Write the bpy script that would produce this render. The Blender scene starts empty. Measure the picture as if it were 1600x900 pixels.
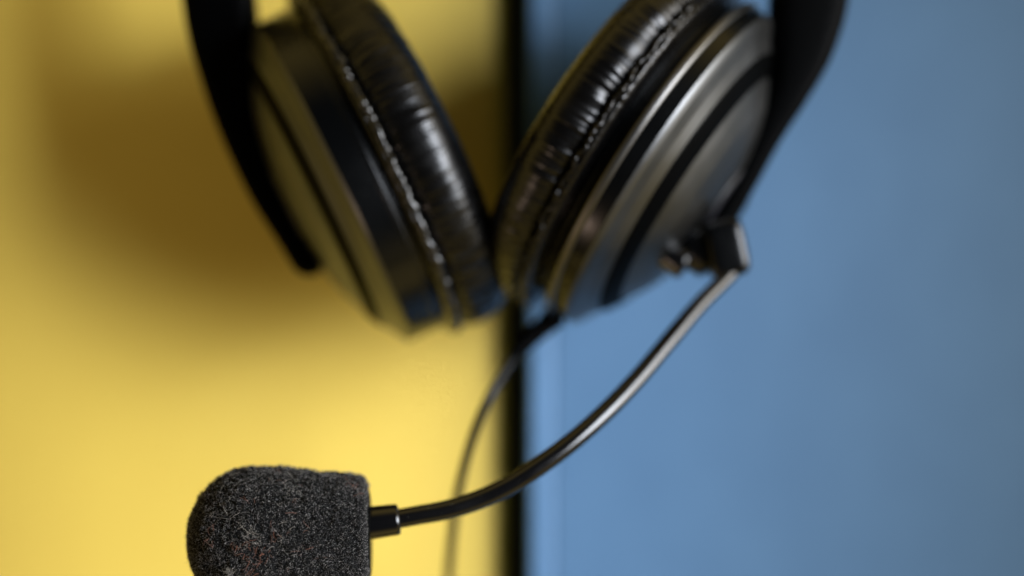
import bpy, math, random
import numpy as np
from mathutils import Vector, noise

random.seed(7); RNG = np.random.default_rng(7)
MM = 0.001
sc = bpy.context.scene
COL = sc.collection

# ------------------------------------------------------------------ camera
CAM_H = 335.0                                   # mm above the yellow board
FOCUS = 238.5
cam_d = bpy.data.cameras.new('camera'); cam = bpy.data.objects.new('camera', cam_d); COL.objects.link(cam)
cam.location = (0, 0, CAM_H * MM); cam.rotation_euler = (0, 0, 0)
cam_d.lens = 50; cam_d.sensor_fit = 'HORIZONTAL'; cam_d.sensor_width = 36; cam_d.clip_start = 0.01; cam_d.clip_end = 20
cam_d.dof.use_dof = True; cam_d.dof.focus_distance = FOCUS * MM; cam_d.dof.aperture_fstop = 3.7
sc.camera = cam

# ------------------------------------------------------------------ world and lamps
w = bpy.data.worlds.new('World'); sc.world = w; w.use_nodes = True
nt = w.node_tree; bg = nt.nodes['Background']; bg.inputs[1].default_value = 1.0
tc = nt.nodes.new('ShaderNodeTexCoord'); sx = nt.nodes.new('ShaderNodeSeparateXYZ'); rp = nt.nodes.new('ShaderNodeValToRGB')
nt.links.new(tc.outputs['Generated'], sx.inputs[0]); nt.links.new(sx.outputs['Z'], rp.inputs[0]); nt.links.new(rp.outputs[0], bg.inputs[0])
# room light as an added warm fill, glowing low all round, dim overhead
rp.color_ramp.elements[0].position = 0.2; rp.color_ramp.elements[0].color = (0.84, 0.61, 0.17, 1)
rp.color_ramp.elements[1].position = 0.68; rp.color_ramp.elements[1].color = (0.03, 0.032, 0.034, 1)

def lamp(name, az, el, dist, sx, sy, power, color, target=(0, 0, 30), spread=180):
    """area lamp; az/el in degrees as seen from the target, dist and size in mm"""
    d = bpy.data.lights.new(name, 'AREA'); d.shape = 'RECTANGLE'
    d.size = sx * MM; d.size_y = sy * MM; d.energy = power; d.color = color; d.spread = math.radians(spread)
    o = bpy.data.objects.new(name, d); COL.objects.link(o)
    a, e = math.radians(az), math.radians(el)
    dirv = Vector((math.cos(a) * math.cos(e), math.sin(a) * math.cos(e), math.sin(e)))
    o.location = (Vector(target) + dirv * dist) * MM
    o.rotation_euler = dirv.to_track_quat('Z', 'Y').to_euler()
    return o
lo = lamp('window_light', 0, 50, 380, 300, 120, 0.28, (0.94, 1.0, 1.10), (0, -5, 0)); lo.data.spread = math.radians(44)
zd = (lo.location - Vector((-78, -58, 0)) * MM).normalized(); xd = (Vector((0, 1, 0)) - zd * zd.y).normalized(); yd = zd.cross(xd)
from mathutils import Matrix
lo.rotation_euler = Matrix((xd, yd, zd)).transposed().to_euler()      # a long window: its length runs along the boards' joint
l2 = lamp('low_window_light', 6, 24, 430, 380, 230, 0.66, (1.0, 0.98, 0.95), (0, 10, 40))
zd = (l2.location - Vector((0, 10, 40)) * MM).normalized(); xd = (Vector((0, 1, 0)) - zd * zd.y).normalized(); yd = zd.cross(xd)
zd = (l2.location - Vector((-80, 10, 75)) * MM).normalized(); xd = (Vector((0, 1, 0)) - zd * zd.y).normalized(); yd = zd.cross(xd); l2.data.spread = math.radians(80)
l2.rotation_euler = Matrix((xd, yd, zd)).transposed().to_euler()
lamp('small_window_light', 222, 30, 600, 60, 60, 0.35, (1.0, 0.72, 0.58))

sc.view_settings.view_transform = 'Standard'; sc.view_settings.look = 'None'
sc.view_settings.exposure = 0.0; sc.view_settings.gamma = 1.0
sc.cycles.use_denoising = True
sc.cycles.max_bounces = 8

# ------------------------------------------------------------------ helpers
def P(px, py, z):
    """a point of the table top region, in mm, from its place in the 1600 px wide photograph and its height"""
    k = 0.72 * (CAM_H - z) / 1600.0
    return Vector(((px - 800) * k, -(py - 450) * k, z))

def link(name, verts, faces, mat, parent=None, origin=None, smooth=True, uvcol=None):
    verts = np.asarray([tuple(v) for v in verts], dtype=float) if not isinstance(verts, np.ndarray) else verts
    o0 = np.array(tuple(origin)) if origin is not None else verts.mean(axis=0)
    me = bpy.data.meshes.new(name)
    me.from_pydata(((verts - o0) * MM).tolist(), [], faces)
    me.update()
    import bmesh
    if len(faces) < 60000:
        bm = bmesh.new(); bm.from_mesh(me); bmesh.ops.recalc_face_normals(bm, faces=bm.faces); bm.to_mesh(me); bm.free()
    if smooth: me.polygons.foreach_set('use_smooth', [True] * len(me.polygons))
    me.materials.append(mat)
    o = bpy.data.objects.new(name, me); COL.objects.link(o)
    wl = Vector(o0) * MM
    o['_w'] = tuple(wl)
    if parent is not None:
        o.parent = parent; o.location = wl - Vector(parent['_w'])
    else:
        o.location = wl
    return o

def sharp(o, ang=35):
    me = o.data
    try: me.set_sharp_from_angle(angle=math.radians(ang))
    except Exception: pass
    return o

def catmull(pts, n):
    """resample a list of equal-length tuples with a Catmull-Rom spline"""
    p = np.array([tuple(q) for q in pts], float); out = []
    p = np.vstack([2 * p[0] - p[1], p, 2 * p[-1] - p[-2]])
    for i in range(1, len(p) - 2):
        for k in range(n):
            t = k / n
            a, b, c, d = p[i - 1], p[i], p[i + 1], p[i + 2]
            out.append(0.5 * ((2 * b) + (-a + c) * t + (2 * a - 5 * b + 4 * c - d) * t * t + (-a + 3 * b - 3 * c + d) * t ** 3))
    out.append(p[-2]); return np.array(out)

def tube(path, radii, seg=24, cap=True, wob=None):
    """round tube along path (n x 3 mm) with per point radii; returns verts, faces"""
    path = np.asarray(path, float); n = len(path); V = []; F = []
    T = np.gradient(path, axis=0); T /= np.linalg.norm(T, axis=1)[:, None]
    up = np.array((0.0, 0.0, 1.0)) if abs(T[0][2]) < .9 else np.array((1.0, 0, 0))
    u = np.cross(T[0], up); u /= np.linalg.norm(u)
    for i in range(n):
        u = u - T[i] * u.dot(T[i]); u /= np.linalg.norm(u); v = np.cross(T[i], u)
        for k in range(seg):
            a = 2 * math.pi * k / seg; r = radii[i] if np.ndim(radii) else radii
            V.append(path[i] + (u * math.cos(a) + v * math.sin(a)) * r)
    for i in range(n - 1):
        for k in range(seg):
            F.append((i * seg + k, i * seg + (k + 1) % seg, (i + 1) * seg + (k + 1) % seg, (i + 1) * seg + k))
    if cap:
        F.append(tuple(range(seg))); F.append(tuple((n - 1) * seg + k for k in range(seg)))
    return np.array(V), F

def sweep(path, half_w, half_z, seg=40, p=4.0, endround=True):
    """rounded-rectangle (superellipse) section swept along a path lying flat; half_w in plane, half_z vertical"""
    path = np.asarray(path, float); n = len(path); V = []; F = []
    T = np.gradient(path, axis=0); T /= np.linalg.norm(T, axis=1)[:, None]
    for i in range(n):
        side = np.cross(T[i], (0, 0, 1.0)); side /= np.linalg.norm(side); upv = np.cross(side, T[i])
        for k in range(seg):
            a = 2 * math.pi * k / seg; c, s = math.cos(a), math.sin(a)
            x = math.copysign(abs(c) ** (2 / p), c); y = math.copysign(abs(s) ** (2 / p), s)
            V.append(path[i] + side * x * half_w[i] + upv * y * half_z[i])
    for i in range(n - 1):
        for k in range(seg):
            F.append((i * seg + k, i * seg + (k + 1) % seg, (i + 1) * seg + (k + 1) % seg, (i + 1) * seg + k))
    F.append(tuple(range(seg))); F.append(tuple((n - 1) * seg + k for k in range(seg)))
    return np.array(V), F

class Frame:
    def __init__(s, c, ax, yv, k=1.0):
        s.k = k
        s.c = np.array(tuple(c), float); s.X = np.array(tuple(ax), float); s.X /= np.linalg.norm(s.X)
        z = np.array((0, 0, 1.0)); z = z - s.X * z.dot(s.X); s.Z = z / np.linalg.norm(z)
        s.Y = np.cross(s.Z, s.X)
        if s.Y.dot(np.array(tuple(yv), float)) < 0: s.Y = -s.Y
    def w(s, x, y, z): return s.c + (s.X * x + s.Y * y + s.Z * z) * s.k

def revolve(fr, prof, n=160, disp=None, oy=0.0, oz=0.0):
    """prof: list of (x along axis, radius); disp(theta, i, x, r) -> (dx, dr)"""
    V = []; F = []; m = len(prof)
    for j in range(n):
        th = 2 * math.pi * j / n; c, s = math.cos(th), math.sin(th)
        for i, (x, r) in enumerate(prof):
            if disp: dx, dr = disp(th, i, x, r)
            else: dx = dr = 0
            V.append(fr.w(x + dx, oy + (r + dr) * s, oz + (r + dr) * c))
    for j in range(n):
        a, b = j * m, ((j + 1) % n) * m
        for i in range(m - 1):
            F.append((a + i, a + i + 1, b + i + 1, b + i))
    return np.array(V), F

def fillet(prof, n=5, k=0.3):
    """soften the corners of a profile polyline"""
    out = [prof[0]]
    for a, b, c in zip(prof, prof[1:], prof[2:]):
        a, b, c = map(np.array, (a, b, c))
        la, lc = np.linalg.norm(a - b), np.linalg.norm(c - b); d = min(k, la * .45, lc * .45)
        p0 = b + (a - b) / la * d; p1 = b + (c - b) / lc * d
        for i in range(n + 1):
            t = i / n; out.append(tuple((1 - t) ** 2 * p0 + 2 * t * (1 - t) * b + t * t * p1))
    out.append(prof[-1]); return out

# ------------------------------------------------------------------ materials
def mat(name, base, rough=0.4, metallic=0.0, spec=0.5, bump=None, rough_var=None, tint_var=None, coat=0.0, coat_rough=0.2, attr=None, sheen=0.0):
    m = bpy.data.materials.new(name); m.use_nodes = True; nt = m.node_tree; b = nt.nodes['Principled BSDF']
    b.inputs['Base Color'].default_value = (*base, 1); b.inputs['Roughness'].default_value = rough
    b.inputs['Metallic'].default_value = metallic; b.inputs['Specular IOR Level'].default_value = spec
    b.inputs['Coat Weight'].default_value = coat; b.inputs['Coat Roughness'].default_value = coat_rough
    b.inputs['Sheen Weight'].default_value = sheen
    tc = nt.nodes.new('ShaderNodeTexCoord')
    prev = None
    for (scale, strength, dist) in (bump or ()):
        nz = nt.nodes.new('ShaderNodeTexNoise'); nz.inputs['Scale'].default_value = scale; nz.inputs['Detail'].default_value = 4
        nt.links.new(tc.outputs['Object'], nz.inputs['Vector'])
        bp = nt.nodes.new('ShaderNodeBump'); bp.inputs['Strength'].default_value = strength; bp.inputs['Distance'].default_value = dist * MM
        nt.links.new(nz.outputs['Fac'], bp.inputs['Height'])
        if prev: nt.links.new(prev.outputs['Normal'], bp.inputs['Normal'])
        prev = bp
    if prev: nt.links.new(prev.outputs['Normal'], b.inputs['Normal'])
    if rough_var:
        sc_, lo, hi = rough_var
        nz = nt.nodes.new('ShaderNodeTexNoise'); nz.inputs['Scale'].default_value = sc_; nz.inputs['Detail'].default_value = 5
        nt.links.new(tc.outputs['Object'], nz.inputs['Vector'])
        mr = nt.nodes.new('ShaderNodeMapRange'); mr.inputs[1].default_value = .35; mr.inputs[2].default_value = .65; mr.inputs[3].default_value = lo; mr.inputs[4].default_value = hi
        nt.links.new(nz.outputs['Fac'], mr.inputs[0]); nt.links.new(mr.outputs[0], b.inputs['Roughness'])
    if tint_var:
        sc_, c2, stretch = tint_var
        mp = nt.nodes.new('ShaderNodeMapping'); mp.inputs['Scale'].default_value = stretch
        nt.links.new(tc.outputs['Object'], mp.inputs['Vector'])
        nz = nt.nodes.new('ShaderNodeTexNoise'); nz.inputs['Scale'].default_value = sc_; nz.inputs['Detail'].default_value = 6
        nt.links.new(mp.outputs[0], nz.inputs['Vector'])
        mx = nt.nodes.new('ShaderNodeMix'); mx.data_type = 'RGBA'
        mr = nt.nodes.new('ShaderNodeMapRange'); mr.inputs[1].default_value = .3; mr.inputs[2].default_value = .7
        nt.links.new(nz.outputs['Fac'], mr.inputs[0]); nt.links.new(mr.outputs[0], mx.inputs[0])
        mx.inputs[6].default_value = (*base, 1); mx.inputs[7].default_value = (*c2, 1)
        nt.links.new(mx.outputs[2], b.inputs['Base Color'])
    if attr:
        at = nt.nodes.new('ShaderNodeAttribute'); at.attribute_name = attr
        nt.links.new(at.outputs['Color'], b.inputs['Base Color'])
    return m

M_yellow = mat('yellow_card', (0.68, 0.50, 0.085), 0.6, spec=.6, tint_var=(18, (0.655, 0.478, 0.076), (1, 1, 1)), bump=[(1800, .15, .05)])
M_blue = mat('blue_card', (0.074, 0.172, 0.322), 0.6, spec=.5, tint_var=(60, (0.066, 0.157, 0.300), (1, .7, 1)), bump=[(1800, .15, .05)])
M_table = mat('dark_table', (0.012, 0.010, 0.008), 0.6, tint_var=(40, (0.02, 0.015, 0.01), (1, 6, 1)))
M_plastic = mat('black_plastic', (0.0008, 0.001, 0.0012), 0.25, spec=.28, bump=[(2500, .1, .03)], rough_var=(60, .2, .3))
M_matte = mat('matte_black', (0.0004, 0.0005, 0.0006), 0.5, spec=.02, bump=[(2500, .1, .03)])
M_boom = mat('boom_rubber', (0.002, 0.002, 0.0023), 0.18, spec=.5, rough_var=(160, .13, .21), bump=[(900, .03, .04)])
M_face = mat('gunmetal_face', (0.076, 0.078, 0.08), 0.38, metallic=1.0, rough_var=(90, .36, .45), bump=[(3000, .05, .02)])
M_leather = mat('black_leatherette', (0.0012, 0.0011, 0.0011), 0.25, spec=.3, bump=[(700, .14, .1), (2600, .15, .03)], rough_var=(250, .24, .34))
M_seam = mat('seam_piping', (0.004, 0.004, 0.004), 0.24, spec=.6, bump=[(900, .3, .15)])
M_foam = mat('black_foam', (0.004, 0.004, 0.0043), 0.9, spec=.1, bump=[(1500, .8, .3)])
M_fuzz = mat('foam_fibre', (0.1, 0.1, 0.1), 0.5, spec=.5, attr='fibre_color')
M_ring = mat('satin_ring', (0.105, 0.103, 0.1), 0.35, metallic=1.0, rough_var=(90, .3, .4))
M_cap = mat('cap_plastic', (0.012, 0.012, 0.016), 0.42, spec=.35, rough_var=(120, .38, .48))
M_rubber = mat('cable_rubber', (0.0015, 0.0017, 0.0015), 0.35, spec=.3)
M_cloth = mat('driver_cloth', (0.01, 0.01, 0.01), 0.9, bump=[(1500, .6, .2)])

# ------------------------------------------------------------------ setting
def slab(name, x0, x1, y0, y1, z0, z1, bev, m, groove=None):
    """board: straight extrusion along y of a profile with rounded top edges"""
    prof = [(x0, z0)]
    for k in range(9):
        a = math.pi - (math.pi / 2) * k / 8; prof.append((x0 + bev + bev * math.cos(a), z1 - bev + bev * math.sin(a)))
    if groove:
        g, gw, gd = groove
        for k in range(13):
            t = -1 + k / 6; prof.append((g + t * gw, z1 - gd * (0.5 + 0.5 * math.cos(math.pi * t))))
    for k in range(9):
        a = (math.pi / 2) * (1 - k / 8); prof.append((x1 - bev + bev * math.cos(a), z1 - bev + bev * math.sin(a)))
    prof.append((x1, z0)); n = len(prof)
    V = [(x, y0, z) for x, z in prof] + [(x, y1, z) for x, z in prof]
    F = [(i, (i + 1) % n, n + (i + 1) % n, n + i) for i in range(n)]
    F += [tuple(range(n)), tuple(range(n, 2 * n))]
    return sharp(link(name, V, F, m, origin=((x0 + x1) / 2, (y0 + y1) / 2, z0)), 30)

t = slab('table_top', -900, 900, -700, 700, -45, -14.004, 2, M_table); t['kind'] = 'structure'
BLUE_Z = 6.5; YELLOW_Z = -4.0
yb = slab('yellow_board', -330, -1.2, -260, 260, -14, YELLOW_Z, 5.0, M_yellow)
yb['label'] = 'yellow board lying on the left, its rounded edge beside a dark gap'; yb['category'] = 'board'
bb = slab('blue_board', 3.9, 340, -260, 260, -14, BLUE_Z, 1.0, M_blue, groove=(9.8, .9, .3))
bb['label'] = 'blue board lying on the right, standing a little higher than the yellow'; bb['category'] = 'board'

# ------------------------------------------------------------------ headset
root = bpy.data.objects.new('headset', None); COL.objects.link(root)
root_w = Vector((0, 18, 0)); root.location = root_w * MM; root['_w'] = tuple(root_w * MM)
root['label'] = 'black headset with foam covered boom microphone lying across the yellow and blue boards'
root['category'] = 'headset'

def axis(theta, tilt):
    a, t = math.radians(theta), math.radians(tilt)
    return (math.cos(a) * math.cos(t), math.sin(a) * math.cos(t), -math.sin(t))
FL = Frame(P(527, 287, 37), axis(26.5, 8), (-.44, .9, 0), 1.05)
FR = Frame(P(1054, 276, 45.2), axis(180 - 34.5, 11.5), (.56, .83, 0), 1.055)

def cup(fr, seed, e, cs):
    # e: where the outer face meets the shell, cs: where the cushion starts (mm along the cup axis)
    shell_prof = fillet([(e - 2.6, 28.0), (e - 2.0, 31.2), (e - .8, 33.9), (e, 34.6), (4.0, 34.8), (5.6 if cs > 7 else cs + .1, 34.7), (6.4, 33.4), (8.6, 33.0), (8.8, 20), (8.8, 0.01)], 5, .35)
    V, F = revolve(fr, shell_prof, 180)
    c = sharp(link('ear_cup', V, F, M_plastic, root, fr.c), 50)
    # rim ring round the open side of the shell
    V, F = revolve(fr, fillet([(3.7, 33.0), (3.75, 34.9), (4.1, 35.3), (4.9, 35.45), (5.3, 35.2), (5.4, 33.0)] if cs > 7 else [(3.7, 33.0), (3.8, 34.6), (4.1, 34.9), (4.9, 34.9), (5.2, 34.6), (5.3, 33.0)], 4, .25), 180)
    link('rim_ring', V, F, M_ring if cs > 7 else M_plastic, c, fr.w(4.5, 0, 0))
    # outer face with a groove and a raised centre cap
    fp = [(-11.0, 0.01), (-10.9, 9.0), (-10.5, 12.0), (-9.5, 16), (-8.0, 20.2), (-6.2, 23.4), (-4.9, 25.4), (-4.4, 26.3), (-2.2, 26.5),
          (-1.9, 28.5), (-3.2, 28.7), (-2.8, 29.3), (-1.3, 31.3), (-0.1, 33.6), (0.5, 34.35), (1.05, 34.68)]
    fp = [(x_ + (e - 1.05) * max(0, min(1, (x_ + 11) / 8)), r_) for x_, r_ in fp]
    V, F = revolve(fr, fillet(fp, 4, .35), 180)
    link('face_plate', V, F, M_face, c, fr.w(-8, 0, 0))
    gx = lambda x_: x_ + (e - 1.05) * max(0, min(1, (x_ + 11) / 8))
    V, F = revolve(fr, fillet([(gx(-4.7), 25.0), (gx(-5.2), 25.3), (gx(-4.75), 26.6), (gx(-3.7), 28.4), (gx(-3.2), 29.2), (gx(-2.4), 29.3)], 4, .2), 180)
    link('groove_shade_band', V, F, M_matte, c, fr.w(-3, 0, 0))  # black band laid over the groove to stand in for its shade
    V, F = revolve(fr, fillet([(-11.2, 0.01), (-11.18, 8.9), (-11.05, 9.4), (-10.8, 9.5)], 4, .3), 96)
    link('centre_cap', V, F, M_cap, c, fr.w(-11, 0, 0))
    # cushion: a gathered leatherette torus
    # order: from seam over the outside to the front and inside
    pr = []
    for k in range(52):
        t_ = k / 51; a = math.radians(150 - 215 * t_)
        sp = lambda v: math.copysign(abs(v) ** .93, v)
        hw_ = (21.4 - (cs + 1.0)) / 2; pr.append((21.4 - hw_ + hw_ * sp(math.cos(a)), 29.4 + 7.9 * sp(math.sin(a))))
    flange = catmull([(cs, 32.5), (cs + .1, 35.0), (cs + .6, 36.3), (cs + 1.3, 36.55), (cs + 1.75, 35.6)], 6).tolist()
    pr = [p_ for p_ in pr]
    pr[0] = (cs + 1.85, 34.6)
    prof = [tuple(q) for q in flange] + pr + [(16, 20.5), (12, 20.0), (9.2, 20.5)]
    nf = len(flange); npr = len(pr)
    def disp(th, i, x, r):
        px, py = math.cos(th) * 36, math.sin(th) * 36
        if i < nf:
            e = i / nf
            d = noise.noise(Vector((px * .9 + seed, py * .9, 3))) * .35 * e + noise.noise(Vector((px * .25, py * .25, 9 + seed))) * .3 * e
            return (noise.noise(Vector((px * .5, py * .5, 40 + seed))) * .3 * e, d)
        k = (i - nf) / max(1, npr - 1)
        if k > 1: return (0, 0)
        env = math.exp(-k * 3.8) * (1 if k > 0.02 else .5)
        w1 = noise.noise(Vector((px * .85 + seed * 3, py * .85, k * 2.0)))
        w2 = noise.noise(Vector((px * 1.9 + seed, py * 1.9, 5 + k * 3)))
        w3 = noise.noise(Vector((px * .28, py * .28, 8 + k * 2 + seed)))
        ridge = (1 - 2 * abs(w1)) * .30 + w2 * .22
        d = ridge * env * (1.7 if seed < 3 else 1.1) + w3 * .25 * (1 - k) + w2 * .05
        a = math.radians(150 - 215 * k)
        return (d * math.cos(a), d * math.sin(a))
    V, F = revolve(fr, prof, 900, disp)
    cu = link('ear_cushion', V, F, M_leather, root, fr.w(14, 0, 0))
    # puckered seam
    path = []; rad = []
    for j in range(720):
        th = 2 * math.pi * j / 720; px, py = math.cos(th) * 36, math.sin(th) * 36
        a = noise.noise(Vector((px * .35 + seed, py * .35, 20))) * .7 + noise.noise(Vector((px * 1.1, py * 1.1, 30 + seed))) * .35
        b = noise.noise(Vector((px * .9, py * .9, 50 + seed)))
        r_ = (36.4 if seed < 3 else 36.5) + b * .5
        path.append(fr.w(cs + 1.9 + a * .8, r_ * math.sin(th), r_ * math.cos(th)))
        rad.append((.78 if seed < 3 else .42) + (.4 if seed < 3 else .28) * noise.noise(Vector((px * 1.3, py * 1.3, 70 + seed))))
    path.append(path[0]); rad.append(rad[0])
    V, F = tube(path, rad, 10, cap=False)
    link('seam', V, F, M_seam if seed < 3 else M_leather, cu, fr.w(10.3, 0, 0))
    V, F = revolve(fr, [(9.4, 0.01), (9.6, 10), (9.8, 20.4)], 96)
    link('driver_cloth', V, F, M_cloth, cu, fr.w(9.5, 0, 0))
    return c
cup_l = cup(FL, 1.7, -0.8, 6.2)
cup_r = cup(FR, 6.3, 1.05, 8.4)

# arms and headband -------------------------------------------------
def arm(pts, z):
    """pts: (px, py, width px) centre line in photo pixels at height z"""
    k = .72 * (CAM_H - z) / 1600
    c = catmull([(*P(x, y, z), w_ * k / 2) for x, y, w_ in pts], 12)
    path = c[:, :3]; hw = c[:, 3].copy(); n = len(path)
    L = np.concatenate([[0], np.cumsum(np.linalg.norm(np.diff(path, axis=0), axis=1))]); rem = L[-1] - L
    hz = np.interp(L / L[-1], [0, .25, 1], [5.5, 5.5, 5.0])
    e = np.clip(rem / 3.6, 0, 1); f = np.sqrt(np.clip(1 - (1 - e) ** 2, .0004, 1))
    return path, hw * f, hz * (0.35 + .65 * f)
pl, hw, hz = arm([(338, -110, 104), (340, -40, 110), (347, 30, 110), (359, 100, 98), (380, 190, 78), (420, 290, 66), (461, 368, 54), (494, 430, 46)], 40)
V, F = sweep(pl, hw, hz); arm_l = sharp(link('yoke_arm', V, F, M_matte, root, pl[0]), 50)
pr_, hw, hz = arm([(1272, -110, 116), (1268, -40, 118), (1259, 25, 116), (1249, 85, 94), (1228, 150, 62), (1196, 215, 44), (1160, 285, 40), (1126, 345, 38), (1105, 375, 34)], 49)
V, F = sweep(pr_, hw, hz); arm_r = sharp(link('yoke_arm', V, F, M_matte, root, pr_[0]), 50)
for fr in (FL, FR):
    V, F = revolve(fr, fillet([(-14.5, 0.01), (-14.4, 4.6), (-11.0, 5.0)], 4, .3), 48)
    link('pivot_pin', V, F, M_matte, arm_l if fr is FL else arm_r, fr.w(-12, 0, 0))
band = catmull([P(338, -90, 40), P(352, -300, 41), (-92 * 0.62, 135, 42), (-32, 172, 43.5), (3, 180, 44.5), (38, 172, 46), (-0 + 63, 135, 47), P(1262, -300, 48), P(1276, -90, 49)], 14)
n = len(band); hw = np.interp(np.linspace(0, 1, n), [0, .12, .5, .88, 1], [5.5, 3.2, 2.2, 3.2, 5.5]); hz = np.interp(np.linspace(0, 1, n), [0, .15, .5, .85, 1], [5.5, 8, 12, 8, 5.5])
V, F = sweep(band, hw, hz); hb = sharp(link('headband', V, F, M_plastic, root, band[n // 2]), 50)
pad = band[n // 4: 3 * n // 4].copy(); ctr = np.array((3, 60, 44.0)); pad[:, :2] += (ctr[:2] - pad[:, :2]) * .035
m_ = len(pad); tt = np.linspace(-1, 1, m_); e = np.sqrt(np.clip(1 - np.abs(tt) ** 8, .01, 1))
V, F = sweep(pad, 3.6 * e, 12.6 * e, p=2.6); link('headband_padding', V, F, M_leather, hb, pad[m_ // 2])

# microphone joint ---------------------------------------------------
def box_sup(c, ex, ey, ez, hx, hy, hz_, p=5, nu=40, nv=24):
    V = []; F = []
    def sp(v, e): return math.copysign(abs(v) ** e, v)
    for i in range(nv + 1):
        ph = -math.pi / 2 + math.pi * i / nv
        for k in range(nu):
            th = 2 * math.pi * k / nu
            x = sp(math.cos(ph), 2 / p) * sp(math.cos(th), 2 / p); y = sp(math.cos(ph), 2 / p) * sp(math.sin(th), 2 / p); z = sp(math.sin(ph), 2 / p)
            V.append(np.array(c) + np.array(ex) * x * hx + np.array(ey) * y * hy + np.array(ez) * z * hz_)
    for i in range(nv):
        for k in range(nu):
            F.append((i * nu + k, i * nu + (k + 1) % nu, (i + 1) * nu + (k + 1) % nu, (i + 1) * nu + k))
    return np.array(V), F
jc = np.array(tuple(P(1096, 392, 55)))
V, F = revolve(Frame(jc, FR.X, (.56, .83, 0)), fillet([(-3.6, 0.01), (-3.4, 3.6), (-2.2, 4.6), (2.0, 4.8), (4.2, 4.2), (5.6, 2.4), (5.8, 0.01)], 4, .5), 60)
joint = link('boom_joint', V, F, M_plastic, root, jc)
ang = math.radians(-78); ex = np.array((math.cos(ang), math.sin(ang), 0)); ey = np.array((-math.sin(ang), math.cos(ang), 0)); ez = np.array((0, 0, 1.0))
V, F = box_sup(tuple(P(1132, 388, 57)), ex, ey, ez, 5.8, 4.0, 5.0, p=5); link('clamp_block', V, F, M_plastic, joint, P(1132, 388, 57))
V, F = revolve(Frame(P(1055, 404, 56), FR.X, (.56, .83, 0)), fillet([(-3.0, 0.01), (-2.9, 2.6), (-2.3, 3.2), (2.3, 3.2), (2.9, 2.6), (3.0, .01)], 4, .4), 48)
link('knob', V, F, M_boom, joint, P(1055, 404, 56))

# boom ---------------------------------------------------------------
bp = [(1152, 416, 59), (1128, 441, 61), (1095, 474, 64), (1050, 527, 68), (1000, 587, 72.2), (950, 640, 76), (900, 685, 78.8), (850, 723, 80.6), (800, 756, 81.6), (750, 780, 82.4), (700, 796, 83.4), (650, 805.5, 84.4), (604, 814, 85)]
bpath = catmull([P(*q) for q in bp], 14)
V, F = tube(bpath, np.interp(np.arange(len(bpath)), [0, len(bpath) * .6, len(bpath)], [1.55, 1.78, 1.68]), 36)
boom = link('microphone_boom', V, F, M_boom, root, P(1152, 416, 54))
# a few dust specks on the boom
DV = []; DF = []
for px, py, hh in [(670, 790, 1.5), (706, 786, 1.6), (752, 776, 1.6), (775, 770, 1.6), (838, 718, 1.6), (874, 702, 1.6), (903, 661, 1.5), (868, 716, 1.7), (640, 803, 1.6), (690, 800, 1.6), (925, 650, 1.6), (812, 752, 1.7)]:
    q = np.array(tuple(P(px, py, 83))); j = int(np.argmin(np.linalg.norm(bpath[:, :2] - q[:2], axis=1))); c_ = bpath[j]
    off = q[:2] - c_[:2]; dlen = min(1.35, np.linalg.norm(off)); off = off / (np.linalg.norm(off) + 1e-9) * dlen
    pos = np.array((c_[0] + off[0], c_[1] + off[1], c_[2] + math.sqrt(max(.05, 1.74 ** 2 - dlen ** 2)))); b0 = len(DV); r0 = RNG.uniform(.04, .075)
    for dx, dy, dz in ((1, 0, 0), (-1, 0, 0), (0, 1, 0), (0, -1, 0), (0, 0, 1), (0, 0, -1)): DV.append(pos + np.array((dx, dy, dz)) * r0 * RNG.uniform(.6, 1.2))
    for f in ((0, 2, 4), (2, 1, 4), (1, 3, 4), (3, 0, 4), (2, 0, 5), (1, 2, 5), (3, 1, 5), (0, 3, 5)): DF.append(tuple(b0 + v for v in f))
dm = mat('dust', (.3, .3, .28), .9)
o = link('dust', np.array(DV), DF, dm, boom, P(752, 776, 83)); o['kind'] = 'stuff'
# collar at the microphone end
MZ = 85.0
c0 = np.array(tuple(P(624, 811, 84.8))); c1 = np.array(tuple(P(566, 819, 85.4))); d = (c1 - c0) / np.linalg.norm(c1 - c0)
L = np.linalg.norm(c1 - c0)
prof = [(0.7, 1.6), (0.25, 1.75), (0.0, 2.1), (0.0, 2.35), (0.12, 2.6), (0.5, 2.75), (L, 2.95), (L, .01)]
V, F = revolve(Frame(c0, d, (0, 1, 0)), fillet(prof, 4, .12), 72)
link('collar', V, F, M_boom, boom, c0)

# foam windscreen ----------------------------------------------------
fa = np.array(tuple(P(577, 834, MZ - .8))); fb = np.array(tuple(P(298, 843, MZ + 1.2))); fd = (fb - fa) / np.linalg.norm(fb - fa); FLn = np.linalg.norm(fb - fa)
FF = Frame(fa, fd, (0, 1, 0), 1.07); FLn /= 1.07
ctrl = [(0, 0.01), (0, 7.0), (0.3, 8.5), (0.9, 9.3), (2.5, 9.75), (7, 10.35), (12, 11.0), (17, 11.45), (21, 11.25), (24.2, 9.9), (26.6, 7.9), (28.4, 5.2), (29.3, 2.4), (FLn, 0.01)]
fprof = catmull(ctrl, 9)
seglen = np.concatenate([[0], np.cumsum(np.linalg.norm(np.diff(fprof, axis=0), axis=1))])
NP, NT = 230, 420
ss = np.linspace(0, seglen[-1], NP); fprof = np.stack([np.interp(ss, seglen, fprof[:, 0]), np.maximum(.01, np.interp(ss, seglen, fprof[:, 1]))], 1)
def fdisp_pt(th, x, r):
    q = Vector((x, r * math.sin(th), r * math.cos(th)))
    d = noise.noise(q * .16 + Vector((4, 0, 0))) * .25 + noise.noise(q * .55) * .32 + noise.noise(q * 1.3) * .42 + noise.noise(q * 3.0) * .26
    # moulded slit where the collar enters
    return d * min(1, max(0.25, x / 2.0 + .3))
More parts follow.
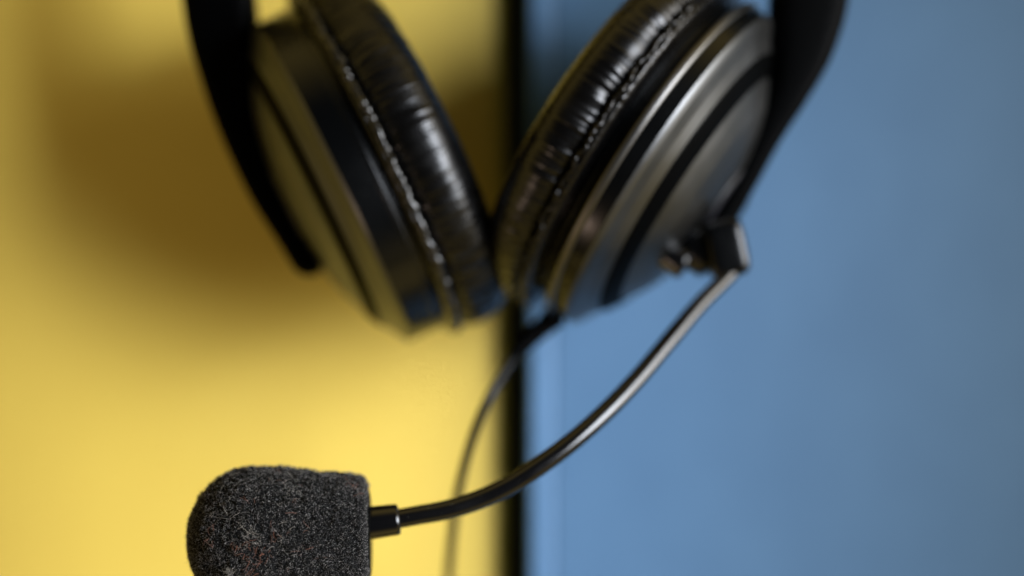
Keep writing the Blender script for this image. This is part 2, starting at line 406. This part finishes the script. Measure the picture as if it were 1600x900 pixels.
V, F = revolve(FF, [tuple(q) for q in fprof], NT, lambda th, i, x, r: (0, fdisp_pt(th, x, r) * min(1, r / 3)) )
foam = link('foam_windscreen', V, F, M_foam, root, FF.w(15, 0, 0))
V, F = revolve(FF, fillet([(1.0, 6.8), (-.15, 6.9), (-.25, 6.5), (-.25, 4), (-.25, .01)], 4, .4), 90)
link('capsule_back', V, F, M_matte, foam, FF.w(-1, 0, 0))

slope = np.gradient(fprof, axis=0)
def fibres(name, N, pick, length, radius, colour, curl=.9, lie=.5, kind=True, segs=3, label=None, lift=0.0):
    Vs = []; Fs = []; Cs = []
    for q in range(N):
        th, i = pick()
        x, r = fprof[i]; dx, dr = slope[i]
        nn = math.hypot(dx, dr) or 1; nx, nr = -dr / nn, dx / nn
        dd = fdisp_pt(th, x, r) * min(1, r / 3)
        p = FF.w(x, (r + dd) * math.sin(th), (r + dd) * math.cos(th))
        nrm = FF.X * nx + (FF.Y * math.sin(th) + FF.Z * math.cos(th)) * nr
        p = p - nrm * .05 + nrm * lift
        tdir = RNG.normal(size=3); tdir -= nrm * tdir.dot(nrm); tdir /= np.linalg.norm(tdir)
        v = nrm * (1 - lie) + tdir * lie; v /= np.linalg.norm(v)
        L_ = length() / segs; rr = radius(); pts = [p]; bend = RNG.normal(size=3) * curl
        for s in range(segs):
            p = p + v * L_; pts.append(p)
            v = v + (bend + RNG.normal(size=3) * curl * .6) * (4.0 / segs) * .4
            h = (p - pts[0]).dot(nrm)
            if h > .35 + lift: v = v - nrm * .8
            if h < -.02 + lift: v = v + nrm * .6
            v /= np.linalg.norm(v)
        pts = np.array(pts); base = len(Vs) ; col = colour()
        u = np.cross(v, nrm); u = u / (np.linalg.norm(u) + 1e-9); w_ = np.cross(v, u); w_ /= (np.linalg.norm(w_) + 1e-9)
        for s, pt in enumerate(pts):
            rs = rr * (1 - .5 * s / segs)
            for k in range(3):
                a = 2.094 * k; Vs.append(pt + (u * math.cos(a) + w_ * math.sin(a)) * rs); Cs.append(col)
        for s in range(segs):
            for k in range(3):
                Fs.append((base + s * 3 + k, base + s * 3 + (k + 1) % 3, base + s * 3 + 3 + (k + 1) % 3, base + s * 3 + 3 + k))
    o = link(name, np.array(Vs), Fs, M_fuzz, foam, FF.w(15, 0, 0))
    ca = o.data.color_attributes.new('fibre_color', 'FLOAT_COLOR', 'POINT')
    ca.data.foreach_set('color', np.hstack([np.array(Cs), np.ones((len(Cs), 1))]).astype(np.float32).ravel())
    if kind: o['kind'] = 'stuff'
    return o
area = fprof[:, 1] * np.gradient(ss); area[fprof[:, 0] < .05] = 0; cdf = np.cumsum(area) / area.sum()
def anywhere():
    while True:
        i = int(np.searchsorted(cdf, RNG.random())); th = RNG.uniform(-math.pi, math.pi)
        if abs(th) < 2.0: return th, min(i, NP - 1)      # camera and side halves; the under side stays plain foam
def grey():
    g = .006 + .52 * RNG.random() ** 3.3; t = RNG.normal() * .012  # mostly dark; the few bright fibres put glints into the colour
    return (g * (1.02 + t), g, g * (1.0 - t))
fibres('foam_fuzz', 36000, anywhere, lambda: RNG.uniform(.18, .55), lambda: RNG.uniform(.015, .032), grey, curl=1.2, lie=.42)
fibres('stray_fuzz', 1600, anywhere, lambda: RNG.uniform(.5, 1.0), lambda: RNG.uniform(.014, .024), grey, curl=.7, lie=.15)
# lint caught in the foam: patches, by photo position on the camera side
def near(px, py, spread):
    def f():
        tgt = np.array(tuple(P(px, py, MZ + 9)));
        for _ in range(60):
            q = tgt + np.append(RNG.normal(size=2) * spread, 0); rel = (q - FF.c) / FF.k
            x = rel.dot(FF.X); y = rel.dot(FF.Y); i = int(np.argmin(np.abs(fprof[:, 0] - x) + (fprof[:, 1] < 1.5) * 99)); r = fprof[i][1]
            if abs(y) < r * .98 and x > .3: return (math.asin(max(-1, min(1, y / r))), i)
        return anywhere()
    return f
orange = lambda: tuple(np.array((.24, .075, .032)) * RNG.uniform(.5, 1.3))
brown = lambda: tuple(np.array((.22, .10, .07)) * RNG.uniform(.5, 1.3))
pale = lambda: tuple(np.array((.27, .255, .23)) * RNG.uniform(.5, 1.2))
specs = [(395, 868, 1.5, 14, orange, 2.0), (385, 850, 1.2, 9, orange, 1.8), (405, 885, 1.3, 11, orange, 2.0), (430, 845, 1.2, 8, orange, 1.8), (332, 850, .6, 4, brown, 2.4), (330, 838, .6, 3, brown, 3),
         (398, 826, .7, 16, pale, 1.6), (406, 840, .5, 16, pale, 1.3), (380, 836, 1.1, 12, pale, 2.6), (456, 772, .55, 15, pale, 1.6), (452, 752, 1.0, 6, pale, 2.6), (364, 886, .38, 60, pale, .9), (356, 740, .35, 24, pale, .8),
         (455, 838, 1.4, 16, pale, 1.5), (545, 765, .8, 8, brown, 2.2), (350, 800, 2.2, 8, pale, 4.5), (470, 855, 2.5, 14, brown, 2), (400, 800, 3.0, 6, pale, 2.5), (500, 850, 3.5, 7, pale, 2.0), (425, 762, 2.5, 10, brown, 2.0)]
Ls = []
for px, py, sp_, N, colr, ln in specs:
    Ls.append((px, py, sp_, N, colr, ln))
state = {}
def pick_all():
    k = state['seq'][state['i']]; state['i'] += 1; state['cur'] = k
    return near(Ls[k][0], Ls[k][1], Ls[k][2])()
seq = [k for k, s_ in enumerate(Ls) for _ in range(s_[3])]; state['seq'] = seq; state['i'] = 0; state['cur'] = 0
fibres('lint', len(seq), pick_all, lambda: Ls[state['cur']][5] * RNG.uniform(.4, 1.05), lambda: RNG.uniform(.022, .042), lambda: Ls[state['cur']][4](), curl=.8, lie=.8, segs=9, lift=.12)['label'] = 'orange, brown and pale lint threads caught in the foam'

# cable --------------------------------------------------------------
cp = [(874, 488, 42), (858, 502, 41), (838, 520, 42), (820, 537, 44), (806, 552, 46.5), (788, 579, 50), (766, 618, 53), (745, 665, 53), (729, 715, 50), (717, 765, 45), (708, 820, 38), (703, 870, 31), (701, 910, 25), (700, 960, 17), (703, 1010, 8), (712, 1120, -2.85), (700, 1300, -2.85), (640, 1500, -2.85), (560, 1620, -2.85)]
cpath = catmull([P(*q) for q in cp], 10)
V, F = tube(cpath[36:], np.full(len(cpath) - 36, .98), 20); cab = link('cable', V, F, M_rubber, root, cpath[36])
bpth = cpath[4:44]; nb = len(bpth); rr = np.interp(np.linspace(0, 1, nb), [0, .25, .8, 1], [2.5, 2.1, 1.6, 1.3]) + .22 * (np.arange(nb) % 5 < 3)
V, F = tube(bpth, rr, 24); link('strain_relief', V, F, M_matte, cab, bpth[0])

for o in list(bpy.data.objects):
    if '_w' in o: del o['_w']
